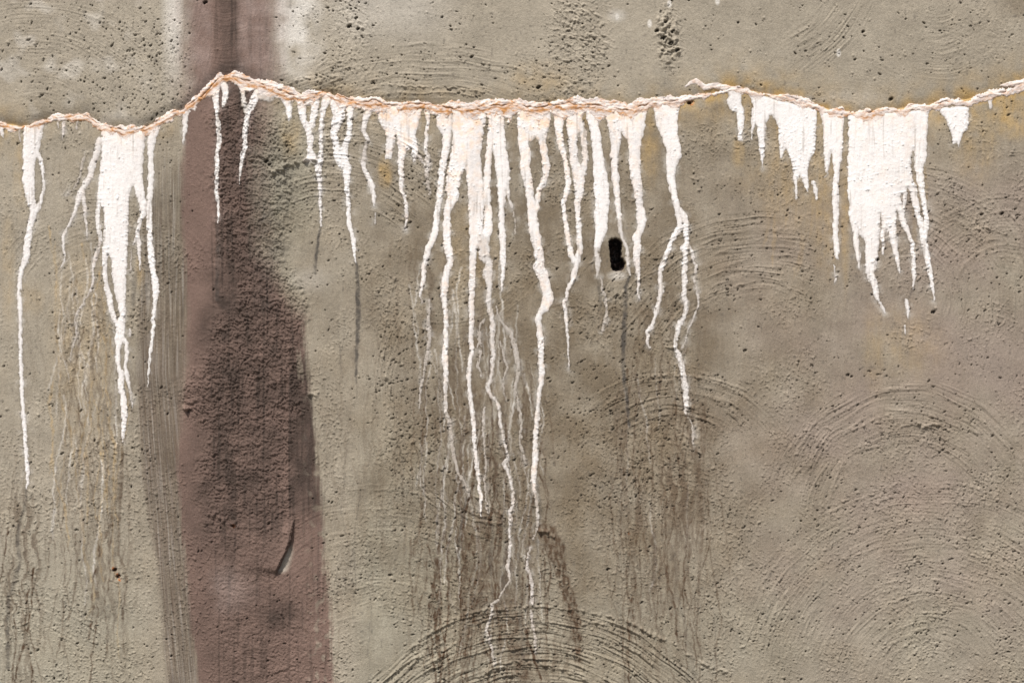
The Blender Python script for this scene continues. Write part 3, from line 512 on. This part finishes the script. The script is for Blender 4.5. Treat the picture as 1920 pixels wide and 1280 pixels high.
def wander(T, x0, x1, y0, y1, n, a, wdt=(2, 4.5), leng=(120, 420), edge=0.7):
    for _ in range(n):
        x = rr.uniform(x0, x1); y = rr.uniform(y0, y1); L = rr.uniform(*leng); pts = []; wv = rr.uniform(*wdt); yy = y; v = 0
        while yy < y + L:
            pts.append((x, yy, wv * rr.uniform(0.6, 1.3))); v = v * 0.5 + rr.uniform(-5, 5); x += v; yy += rr.uniform(12, 26)
        pts.append((x, yy, 1)); 
        if len(pts) > 2: run_stain(T, pts, a * rr.uniform(.5, 1), 1.6, edge)
wander(brown, 790, 1010, 600, 1000, 34, .55); wander(brown, 870, 990, 850, 1120, 18, .6, (3, 7), (80, 260), .4)
wander(brown, 1160, 1330, 620, 1050, 22, .42); wander(brown, 105, 215, 520, 950, 20, .45); wander(brown, 0, 70, 900, 1100, 7, .35)
wander(brown, 690, 780, 420, 760, 8, .3); wander(grime_shade, 870, 1000, 900, 1150, 8, .5, (3, 7), (80, 220), .3); wander(brown, 560, 800, 850, 1200, 8, .22); wander(brown, 20, 330, 260, 800, 12, .22)
wander(brown, -900, -60, 300, 1300, 40, .35); wander(brown, 2000, 2900, 300, 1300, 40, .35); wander(grime_shade, 1100, 1340, 800, 1200, 8, .25, (3, 8), (120, 300), .2)
wander(brown, 700, 1330, 1130, 1250, 14, .35)
wander(brown, 770, 1020, 640, 1150, 60, .85, (1.8, 4.0), (100, 380), 0); wander(brown, 100, 240, 500, 1150, 24, .7, (1.6, 3.2), (120, 380), 0)
wander(brown, 1140, 1330, 600, 1150, 36, .75, (1.6, 3.4), (100, 380), 0); wander(grime_shade, 560, 800, 500, 1150, 16, .5, (1.2, 2.2), (60, 250), 0); wander(brown, 0, 70, 900, 1150, 6, .6, (1.2, 2.4), (100, 300), 0)
wander(pale, 790, 1010, 600, 1050, 26, .55, (1.5, 3), (60, 260), 0); wander(pale, 105, 215, 420, 900, 18, .7, (2, 4), (80, 300), 0); wander(ochre, 90, 220, 420, 900, 22, .4, (2, 5), (120, 380), 0); wander(ochre, 1400, 1760, 230, 360, 16, .22, (5, 11), (80, 200), 0)
wander(pale, 760, 1000, 480, 900, 20, .75, (1.8, 3.6), (60, 240), 0); ochre0 = ochre.copy(); wander(pale, 1150, 1320, 600, 950, 8, .35, (1.5, 3), (60, 200), 0)
pale0 = pale.copy()
wgx = X + 16 * noise(X / 60, Y / 45, 854) + 7 * noise(X / 18, Y / 16, 855) + 3 * noise(X / 6, Y / 7, 856)
vs = noise(wgx / 9, Y / 170, 852) + 0.5 * noise(wgx / 4, Y / 120, 853)
for (cx, cy, rx, ry, a) in [(905, 960, 95, 230, 1.0), (1240, 900, 90, 320, .8), (165, 760, 50, 270, .6), (40, 1080, 45, 190, .8), (215, 1060, 40, 200, .5), (820, 620, 90, 160, .5), (680, 900, 90, 260, .3), (1010, 1200, 90, 80, .6), (260, 600, 26, 200, .5)]:
    brown = np.maximum(brown, 0.85 * a * blob(cx, cy, rx, ry, .6) * sstep(-.05, .4, vs))
brown = np.clip(brown, 0, 1); grime_shade = np.clip(grime_shade, 0, 1)
wander(brown, 780, 1000, 780, 1160, 30, 1.0, (2.5, 5), (120, 320), 0); wander(brown, 10, 70, 930, 1160, 6, .9, (2.5, 4.5), (120, 300), 0); wander(brown, 185, 235, 880, 1100, 5, .9, (2.5, 4.5), (120, 300), 0); wander(brown, 1165, 1320, 760, 1150, 10, .85, (2.5, 4.5), (120, 300), 0)
# iron bleeding yellow into the coat round the joint
d_c = np.abs(DY)
oxw = np.interp(X, [-300,0,60,120,500,600,760,900,1000,1250,1330,1380,1450,1560,1600,1760,1830,1920,2300], [.2,.7,.2,.1,.1,.35,.35,.25,.35,.45,.6,.9,.9,.7,.5,.6,.9,1,.3]).astype(f32)
wide = np.where(DY < 0, 19, 24).astype(f32)
ochre = np.maximum(ochre, np.clip(1.9 * oxw * np.exp(-d_c / wide) * (0.7 + 1.3 * fbm(X, Y, 30, 801, 2)), 0, 1))
for (cx, cy, rx, ry, a) in [(545,255,18,40,.35), (722,320,12,26,.7), (1215,270,18,70,.5), (1480,330,60,90,.28), (1550,330,30,160,.4), (1585,380,8,130,.5), (1900,215,40,40,.65), (1830,250,40,80,.35), (1010,150,60,30,.3),
                             (1385,285,12,30,.4), (1465,240,10,34,.6), (1440,330,60,40,.15), (60,560,22,30,.25), (15,500,12,90,.25), (1700,640,60,60,.2), (900,180,160,16,.2), (262,510,8,30,.5), (300,240,30,20,.2), (1640,650,20,80,.2), (880,470,50,90,.2), (150,640,50,160,.22), (40,300,14,90,.3)]:
    ochre = np.maximum(ochre, a * blob(cx, cy, rx, ry, 0.6) * (0.7 + 0.8 * fbm(X, Y, 24, 803, 2)))
ochre = np.maximum(ochre, ochre0)
ochre = np.clip(ochre + 0.03 * (~upper) * sstep(0.0, 0.4, fbm(X, Y, 130, 802, 2)), 0, 1)
fl = noise(X / 5, Y / 80, 805)
ochre = np.clip(ochre * (1 + 0.5 * fl * (DY > 0)), 0, 1)
# pale washed parts and soft cloudiness
pale = 0.85 * sstep(295, 325, X) * sstep(352, 332, X) * sstep(230, 20, Y) * up
pale = np.maximum(pale, 1.25 * sstep(500, 535, X) * sstep(625, 555, X) * sstep(200, 40, Y) * up * (0.7 + fbm(X, Y, 40, 811, 2)))
pale = np.maximum(pale, 0.35 * sstep(560, 700, X) * sstep(900, 760, X) * sstep(110, 20, Y) * up)
pale = np.maximum(pale, 0.22 * blob(580, 525, 32, 20, 0.8)); pale = np.maximum(pale, 0.35 * blob(405, 1105, 60, 40, .6) * mar * rough)
pale = np.maximum(pale, 0.30 * blob(1570, 190, 80, 18, .6)); pale = np.maximum(pale, flap_pale * 0.35); pale = np.maximum(pale, .6 * blob(1157, 517, 16, 8, .6))
pale = np.maximum(pale, 0.35 * sstep(0, 0.5, fbm(X, Y, 50, 812, 2)) * up * sstep(330, 200, X))
pale = np.maximum(pale, 0.4 * brush * sstep(0.05, 0.4, noise(lean / 3, Y / 120, 813)))
pale = np.maximum(pale, pale0)
pale = np.maximum(pale, 0.5 * blob(1157, 30, 14, 10, .8)); pale = np.clip(pale, 0, 1)
for (cx, cy) in [(1572, 100), (1157, 32), (1255, 8), (1345, 3), (1218, 45)]:
    pale = np.maximum(pale, 1.0 * blob(cx + .01, cy, 4, 7, .4))
# grey freckles
fre = sstep(0.33, 0.5, noise(X / 9, Y / 9, 821)) * sstep(-0.1, 0.3, noise(X / 130, Y / 130, 822) + 0.15)
grime_shade = np.maximum(grime_shade, 0.42 * fre * (1 - mar))
grime_shade = np.maximum(grime_shade, (0.42 * blob(515, 350, 40, 120, .5) + 0.3 * blob(500, 480, 30, 100, .5)) * (0.7 + 0.9 * fbm(X, Y, 14, 836, 3)) * (1 - up))  # dark tone and painted relief shadow of the knobbly patch
# dampness and slight shadow painted as a thin dark line hugging each streak
damp_shade = np.exp(-np.clip(-F, 0, 50) / 2.0) * (F < 0.5) * 0.5 * (DY > 0)
grime_shade = np.maximum(grime_shade, damp_shade)
pale = np.maximum(pale, 0.42 * mar * up * (1 - sstep(34, 16, np.abs(X - 422))) * (0.8 + fbm(X, Y, 30, 835, 3)))
haze_ = 0.55 * np.exp(-np.clip(-F - 1.5, 0, 60) / 4.0) * (F < 0.3) * sstep(-0.05, 0.4, fbm(X, Y, 22, 834, 3)) * (DY > 0)
pale = np.clip(np.maximum(pale, haze_), 0, 1)
lip_shade = np.clip(np.exp(-((DY + half_up + 6) / 8) ** 2) * np.interp(X, [0, 150, 300, 420, 620, 720, 850, 1100, 1300, 1350, 4000], [.5, .6, .75, .55, .75, .5, .25, .2, .2, .05, .05]) * (0.75 + 0.8 * fbm(X, Y, 60, 831, 2)), 0, 1)  # shade of the rolled-back lip above the crust, painted dark
grime_shade = np.maximum(grime_shade, 0.7 * lip_shade)
brown = np.maximum(brown, 0.55 * brush * (0.7 + 1.2 * noise(lean / 2.4, Y / 90, 833)))
grime_shade = np.maximum(grime_shade, 0.28 * brush * (0.8 + 0.9 * noise(lean / 2.6, Y / 70, 832)))
# zones of the maroon band
mdark = np.zeros_like(X)
mid = np.interp(Y, [0, 130, 200, 400, 700, 1000, 1280], [420, 425, 440, 440, 450, 430, 440]).astype(f32)
halfw = np.interp(Y, [0, 130, 200, 400, 640, 900, 1280], [26, 22, 40, 46, 95, 100, 90]).astype(f32)
mdark = 0.62 * sstep(1.35, 0.5, np.abs(X - mid - 10 + wob) / halfw)
mdark = np.maximum(mdark, 1.0 * sstep(1.3, 0.4, np.abs(X - np.interp(Y, [0, 400, 700, 1280], [425, 430, 432, 436]) + 0.5 * wob + 0.8 * str_) / 17) * sstep(380, 520, Y) * (0.75 + .6 * noise(X / 30, Y / 60, 64)))
mdark = np.maximum(mdark, 0.9 * blob(418, 540, 17, 46, .25)); mdark = np.maximum(mdark, .9 * sstep(536, 545, X) * sstep(560, 700, Y) * sstep(1010, 900, Y) )
mdark = np.maximum(mdark, 1.0 * blob(525, 1150, 34, 32, .8)); mdark = mdark * (1 - 0.55 * sstep(940, 1090, Y) * (1 - blob(525, 1150, 34, 32, .8)))
mdark = np.clip(mdark * (0.95 + 0.7 * fbm(X, Y, 40, 841, 3)) + 0.35 * sstep(0.05, .4, noise(X / 6, Y / 130, 845)) * (X > 395), 0, 1)
# bare wedge of lighter plaster showing in the band at right
bare = np.clip(sstep(552, 560, X) * sstep(600, 640, Y) * sstep(735, 690, Y) * sstep(0, .2, noise(X / 5, Y / 60, 842)) * 0.7, 0, 1)
mar = mar * (1 - 0.6 * bare) * (1 - flap_pale * .9)
mar = np.clip(mar - 0.45 * sstep(0.1, 0.4, noise(X / 12, Y / 16, 843)) * sstep(560, 600, X) * sstep(600, 700, Y), 0, 1)
mar = np.clip(mar, 0, 1)
# maroon pigment also brushed thinly over the brushed zone
mar = np.maximum(mar, 0.38 * brush * sstep(420, 800, Y) * (0.7 + 0.8 * noise(lean / 4, Y / 90, 844)))
chip = np.zeros_like(X)
for (cx, cy, r) in [(214, 1066, 4), (221, 1078, 4), (225, 1086, 3), (438, 985, 3), (1296, 193, 5), (1180, 1000, 2)]:
    chip = np.maximum(chip, blob(cx, cy, r, r, .5) * sstep(-.2, .1, noise(X / 3, Y / 3, 851)))
green = np.clip(blob(530, 330, 70, 130, .6) + blob(530, 560, 40, 60, .6), 0, 1) * (1 - mar) * 0.6
green = np.maximum(green, 0.5 * sstep(640, 1100, Y) * sstep(640, 700, X) * sstep(1100, 800, X)); green = np.maximum(green, 0.4 * sstep(900, 1200, Y) * sstep(330, 200, X)); green = np.maximum(green, .35 * (X > 900) * sstep(900, 1250, Y))

# brown film of dirt over the middle of the lower coat, heaviest between and below the drips, and shade painted into the pits
dust = sstep(0, 30, DY) * np.interp(X, [-600, 0, 100, 250, 330, 500, 640, 760, 900, 1100, 1300, 1450, 1700, 1920, 2600], [.2, .18, .16, .26, .5, .40, .36, .62, .76, .80, .74, .58, .50, .44, .4])
dust = dust * np.interp(Y, [150, 240, 400, 620, 800, 1000, 1150, 1300, 2400], [.7, .8, .95, 1, 1, .85, .6, .5, .5])
dust = np.maximum(dust, up * (0.10 + 0.12 * sstep(1500, 1920, X) + 0.12 * sstep(300, 0, X) + .5 * np.exp(-((X - 1910) / 40) ** 2) * sstep(60, 0, Y)))
dust = np.clip(dust * (1.08 + 0.75 * fbm(X, Y, 75, 861, 4)) + 0.12 * noise(X / 7, Y / 60, 862) * (DY > 0), 0, 1).astype(f32)
pit_shade = np.clip((pits - 0.7) / 2.6, 0, .95)  # deep pits painted near black, as their own shade
pink = np.clip(sstep(1200, 1700, X + 0.25 * wob) * sstep(230, 420, Y) * (0.6 + 0.9 * fbm(X, Y, 150, 871, 3)), 0, 1) * (1 - 0.6 * sstep(1000, 1250, Y))

# ------------------------------------------------------------------ materials
def nodes(name):
    m = bpy.data.materials.new(name); m.use_nodes = True
    nt = m.node_tree
    b = nt.nodes['Principled BSDF']
    return m, nt, b
def mix(nt, fac, a, b, blend='MIX'):
    n = nt.nodes.new('ShaderNodeMix'); n.data_type = 'RGBA'; n.blend_type = blend
    if isinstance(fac, (int, float)): n.inputs[0].default_value = fac
    else: nt.links.new(fac, n.inputs[0])
    for sock, v in ((n.inputs[6], a), (n.inputs[7], b)):
        if isinstance(v, tuple): sock.default_value = v + (1,) if len(v) == 3 else v
        else: nt.links.new(v, sock)
    return n.outputs[2]
def texnoise(nt, scale, detail=4, rough=0.6, stretch=None):
    tc = nt.nodes.new('ShaderNodeTexCoord'); n = nt.nodes.new('ShaderNodeTexNoise')
    n.inputs['Scale'].default_value = scale; n.inputs['Detail'].default_value = detail; n.inputs['Roughness'].default_value = rough
    if stretch:
        mp = nt.nodes.new('ShaderNodeMapping'); mp.inputs['Scale'].default_value = stretch
        nt.links.new(tc.outputs['Object'], mp.inputs['Vector']); nt.links.new(mp.outputs['Vector'], n.inputs['Vector'])
    else: nt.links.new(tc.outputs['Object'], n.inputs['Vector'])
    return n.outputs['Fac']
def ramp(nt, v, a, b, lo=0.0, hi=1.0):
    n = nt.nodes.new('ShaderNodeMapRange'); n.inputs['From Min'].default_value = a; n.inputs['From Max'].default_value = b
    n.inputs['To Min'].default_value = lo; n.inputs['To Max'].default_value = hi
    nt.links.new(v, n.inputs['Value']); return n.outputs['Result']
def chan(nt, attr):
    a = nt.nodes.new('ShaderNodeAttribute'); a.attribute_name = attr
    s = nt.nodes.new('ShaderNodeSeparateColor'); nt.links.new(a.outputs['Color'], s.inputs['Color'])
    return s.outputs[0], s.outputs[1], s.outputs[2], a.outputs['Alpha']
def mul(nt, a, b):
    n = nt.nodes.new('ShaderNodeMath'); n.operation = 'MULTIPLY'; nt.links.new(a, n.inputs[0])
    if isinstance(b, (int, float)): n.inputs[1].default_value = b
    else: nt.links.new(b, n.inputs[1])
    return n.outputs[0]
def bump(nt, b, h, strength, dist):
    n = nt.nodes.new('ShaderNodeBump'); n.inputs['Strength'].default_value = strength; n.inputs['Distance'].default_value = dist
    nt.links.new(h, n.inputs['Height']); nt.links.new(n.outputs['Normal'], b.inputs['Normal'])

plaster, nt, b = nodes('weathered_plaster')
mr, gr, oc, pl = chan(nt, 'stain_shade'); br_, md, gn, cp = chan(nt, 'tone'); ds, pd, pk, _v = chan(nt, 'dust')
c = mix(nt, ramp(nt, texnoise(nt, 2.4, 5, .6), .35, .65), (0.385, 0.343, 0.275), (0.318, 0.282, 0.224))
c = mix(nt, ramp(nt, texnoise(nt, 34, 5, .65), .38, .66), c, (0.245, 0.210, 0.160)) if False else c
c = mix(nt, mul(nt, gn, 1.0), c, (0.315, 0.305, 0.240))
c = mix(nt, mul(nt, ds, .85), c, (0.150, 0.115, 0.075))
c = mix(nt, mul(nt, pk, .8), c, (0.275, 0.222, 0.188))
c = mix(nt, mul(nt, pl, .85), c, (0.66, 0.63, 0.58))
c = mix(nt, mul(nt, oc, .9), c, (0.46, 0.31, 0.125))
mcol = mix(nt, md, (0.178, 0.120, 0.098), (0.060, 0.042, 0.034))
mcol = mix(nt, mul(nt, pl, .6), mcol, (0.42, 0.34, 0.31))
c = mix(nt, mr, c, mcol)
c = mix(nt, mul(nt, br_, .95), c, (0.080, 0.050, 0.030))
c = mix(nt, mul(nt, gr, .85), c, (0.060, 0.054, 0.049))
c = mix(nt, cp, c, (0.45, 0.13, 0.02))
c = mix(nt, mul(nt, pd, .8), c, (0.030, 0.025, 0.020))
grain = ramp(nt, texnoise(nt, 260, 4, .7), .25, .75, .80, 1.20)
c = mix(nt, 1.0, c, grain, 'MULTIPLY')
cloud = ramp(nt, texnoise(nt, 22, 5, .6), .3, .7, .88, 1.12)
c = mix(nt, 1.0, c, cloud, 'MULTIPLY')
nt.links.new(c, b.inputs['Base Color'])
b.inputs['Roughness'].default_value = .88; b.inputs['Specular IOR Level'].default_value = .25
bump(nt, b, texnoise(nt, 420, 5, .8), .9, .0016)

lime, nt, b = nodes('lime_deposit')
th, wm, ow, _ = chan(nt, 'lime')
c = mix(nt, ramp(nt, texnoise(nt, 9, 4, .6, (1, 1, .3)), .3, .7), (0.83, 0.815, 0.81), (0.72, 0.69, 0.675))
blotch = mul(nt, wm, ramp(nt, texnoise(nt, 26, 4, .6, (1, 1, .45)), .30, .62, .2, 1.0))
c = mix(nt, blotch, c, (0.84, 0.62, 0.46))
c = mix(nt, th, c, (0.30, 0.26, 0.215))
sp = ramp(nt, texnoise(nt, 230, 3, .6), .63, .72, 0, .55)
c = mix(nt, sp, c, (0.30, 0.25, 0.21))
c = mix(nt, mul(nt, ramp(nt, texnoise(nt, 26, 6, .75, (1, 1, .18)), .50, .70, 0, 1), .45), c, (0.50, 0.46, 0.44))
nt.links.new(c, b.inputs['Base Color']); b.inputs['Roughness'].default_value = .8
bump(nt, b, texnoise(nt, 330, 4, .7), .5, .0012)

crustm, nt, b = nodes('iron_stained_lime_crust')
ru, fi, gy, _ = chan(nt, 'crust')
c = mix(nt, ramp(nt, texnoise(nt, 30, 5, .7, (1, 1, 3)), .3, .7), (0.84, 0.80, 0.77), (0.70, 0.60, 0.54))
c = mix(nt, mul(nt, gy, .8), c, (0.42, 0.38, 0.38))
c = mix(nt, ru, c, (0.52, 0.25, 0.085))
c = mix(nt, fi, c, (0.13, 0.045, 0.02))
nt.links.new(c, b.inputs['Base Color']); b.inputs['Roughness'].default_value = .85
bump(nt, b, texnoise(nt, 300, 5, .75, (1, 1, 2)), .8, .0016)

holem, nt, b = nodes('near_black_hole')  # near-black colour for the inside of the hole
c = mix(nt, ramp(nt, texnoise(nt, 120, 4, .7), .45, .7), (0.012, 0.009, 0.008), (0.075, 0.045, 0.038))
nt.links.new(c, b.inputs['Base Color']); b.inputs['Roughness'].default_value = .55

groundm, nt, b = nodes('gritty_ground')
c = mix(nt, ramp(nt, texnoise(nt, 6, 8, .7), .3, .7), (0.16, 0.15, 0.13), (0.24, 0.22, 0.19))
nt.links.new(c, b.inputs['Base Color']); b.inputs['Roughness'].default_value = .95
bump(nt, b, texnoise(nt, 60, 6, .7), .6, .01)

# ------------------------------------------------------------------ meshes cut from the relief
root = bpy.data.objects.new('plastered_wall', None)
scene.collection.objects.link(root)
root.location = (0.0, 0.0, 0.0)
root['label'] = 'weathered grey beige plaster wall with a horizontal crack, white lime drips and a maroon vertical band'
root['category'] = 'wall'

PX = ((X - 960) / 1000).astype(f32); PZ = ((640 - Y) / 1000 + CZ).astype(f32)
def sheet(name, mask, height, material, attrs, label=None, parent=root, group=None, category=None):
    """mask: (NY-1, NX-1) quads kept; height in millimetres on the grid; one mesh object"""
    jj, ii = np.nonzero(mask)
    if len(jj) < 4: return None
    v00 = jj * NX + ii
    quads = np.stack([v00, v00 + NX, v00 + NX + 1, v00 + 1], 1)
    used, inv = np.unique(quads, return_inverse=True)
    inv = inv.reshape(-1).astype(np.int32)
    co = np.empty((len(used), 3), f32)
    co[:, 0] = PX.reshape(-1)[used]; co[:, 1] = -height.reshape(-1)[used] / 1000.0; co[:, 2] = PZ.reshape(-1)[used]
    org = np.zeros(3, f32)
    if parent is None:
        k = int(np.argmax(co[:, 2])); org = co[k].copy(); co -= org
    me = bpy.data.meshes.new(name)
    me.vertices.add(len(used)); me.vertices.foreach_set('co', co.reshape(-1))
    me.loops.add(len(inv)); me.loops.foreach_set('vertex_index', inv)
    me.polygons.add(len(jj)); me.polygons.foreach_set('loop_start', np.arange(0, len(inv), 4, dtype=np.int32))
    me.update(calc_edges=True)
    for an, chs in attrs.items():
        a = me.attributes.new(an, 'FLOAT_COLOR', 'POINT')
        buf = np.zeros((len(used), 4), f32)
        for c_, arr in enumerate(chs): buf[:, c_] = arr.reshape(-1)[used]
        a.data.foreach_set('color', buf.reshape(-1))
    me.shade_smooth()
    me.materials.append(material)
    o = bpy.data.objects.new(name, me); scene.collection.objects.link(o)
    o.location = [float(v) for v in org]
    if parent: o.parent = parent
    if category: o['category'] = category
    if label: o['label'] = label
    if group: o['group'] = group
    return o
def fmean(a): return 0.25 * (a[:-1, :-1] + a[1:, :-1] + a[:-1, 1:] + a[1:, 1:])
def fmax(a): return np.maximum(np.maximum(a[:-1, :-1], a[1:, :-1]), np.maximum(a[:-1, 1:], a[1:, 1:]))
pat = {'stain_shade': (mar, grime_shade, ochre, pale), 'tone': (brown, mdark, green, chip), 'dust': (dust, pit_shade, pink)}  # the dust set also carries the painted shade of the pits
hol = fmean(HOLE) > 0.8
upq = fmean(DY) < 0
mq = (fmean(X) > fmean(XL)) & (fmean(X) < fmean(XR))
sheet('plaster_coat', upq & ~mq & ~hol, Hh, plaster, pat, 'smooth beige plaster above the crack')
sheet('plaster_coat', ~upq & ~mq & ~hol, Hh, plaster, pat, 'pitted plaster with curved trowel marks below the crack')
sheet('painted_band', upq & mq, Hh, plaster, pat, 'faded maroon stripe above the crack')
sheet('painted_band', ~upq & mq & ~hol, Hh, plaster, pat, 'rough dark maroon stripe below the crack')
sheet('drain_hole', hol, Hh, holem, {}, 'small black upright hole')

fillm = 0.75 * sstep(2, 8, F) * (1 - THIN)
Z0 = np.maximum(Hh + np.minimum(lime_h, 0.25), Hh + lime_h + fillm * (Hflat - Hh + pits * 0.3)).astype(f32)
inc = (CF > -0.5)
CH = Hflat + crust_h
CH = np.where(CF > 0, np.maximum(CH, np.where(DY < 0, Hh + np.minimum(CF * .5, .6), Hh + 0.2 + np.minimum(CF * .3, 1.0))), Hh + CF * 0.8).astype(f32)
def comps(mask):
    jj, ii = np.nonzero(mask); ids = {p: n for n, p in enumerate(zip(jj.tolist(), ii.tolist()))}
    par = list(range(len(ids)))
    def find(a):
        while par[a] != a: par[a] = par[par[a]]; a = par[a]
        return a
    for (j, i), n in ids.items():
        for d in ((j - 1, i), (j, i - 1), (j - 1, i - 1), (j - 1, i + 1)):
            m = ids.get(d)
            if m is not None:
                a, b = find(n), find(m)
                if a != b: par[a] = b
    lab = np.array([find(n) for n in range(len(par))]); out = []
    for u in np.unique(lab):
        k = lab == u
        if k.sum() >= 6:
            mm = np.zeros_like(mask); mm[jj[k], ii[k]] = True; out.append((int(k.sum()), mm))
    return sorted(out, key=lambda t: -t[0])
greyc = np.clip(sstep(-.05, .25, noise(X / 30, Y / 8, 761)), 0, 1) * .6
fcol = np.clip(fis * sstep(0, 4, CF) * (0.25 + .6 * irony) * sstep(-.3, .2, noise(X / 10, Y / 10, 762)), 0, .85)
cm = (fmax(CF) > 0) & ~hol
for n, mm in comps(cm)[:1]:
    sheet('lime_crust', mm, CH, crustm, {'crust': (rust, fcol, greyc)}, 'flaky ridge of white and rusty orange lime squeezed out along the crack in the wall', parent=None, category='lime crust')
ownq = OWN[:-1, :-1]
q = (fmax(F) > 0) & (fmean(CF) < 3.5) & ~hol
edgegray = 0.42 * sstep(3.2, 0.2, F - 1.2 * speck) + 0.5 * sstep(0.12, 0.5, strand) * sstep(0.0, .35, fbm(X, Y, 70, 708, 2) + 0.15)
thin_col = np.clip(THIN * 1.15 + 0.22 * sstep(150, 600, DY) * (X > 700) * (0.6 + 1.2 * speck) + edgegray + 0.35 * np.maximum(0, speck) * (0.25 + THIN), 0, 0.9)
warmth = np.clip(WARM * 1.9 * sstep(-0.25, 0.45, fbm(X, Y, 16, 781, 3) + 0.15 * noise(X / 6, Y / 50, 782)) * (0.65 + 0.9 * np.exp(-np.clip(DY, 0, 900) / 60)), 0, 1)
warmth = np.clip(warmth + 0.8 * (0.5 + 1.2 * noise(X / 9, Y / 9, 783)) * np.exp(-np.clip(DY - half_dn, 0, 400) / 7) * irony, 0, 1)
for k, (lab, warm, _) in enumerate(streaks):
    sheet('lime_streak', q & (ownq == k), Z0, lime, {'lime': (thin_col, warmth, THIN)}, lab, parent=None, group='lime streaks running down from the crack', category='lime streak')

# the solid wall behind the coats
def boxmesh(name, x0, x1, y0, y1, z0, z1, m, parent=None):
    vs = [(x, y, z) for x in (x0, x1) for y in (y0, y1) for z in (z0, z1)]
    fs = [(0, 1, 3, 2), (4, 6, 7, 5), (0, 4, 5, 1), (2, 3, 7, 6), (0, 2, 6, 4), (1, 5, 7, 3)]
    me = bpy.data.meshes.new(name); me.from_pydata(vs, [], fs); me.materials.append(m)
    o = bpy.data.objects.new(name, me); scene.collection.objects.link(o); o.parent = parent
    return o
boxmesh('wall_core', PX[0, 0] + .002, PX[0, -1] - .002, 0.06, 0.40, -0.05, float(PZ[0, 0]) - 0.002, plaster, root)
boxmesh('coping', PX[0, 0] - .03, PX[0, -1] + .03, -0.05, 0.43, float(PZ[0, 0]) - 0.001, float(PZ[0, 0]) + 0.08, groundm, root)

# ground in front of the wall
me = bpy.data.meshes.new('ground')
me.from_pydata([(-150, -150, 0), (150, -150, 0), (150, 150, 0), (-150, 150, 0)], [], [(0, 1, 2, 3)])
me.materials.append(groundm)
g = bpy.data.objects.new('ground', me); scene.collection.objects.link(g); g['kind'] = 'structure'
print('done')
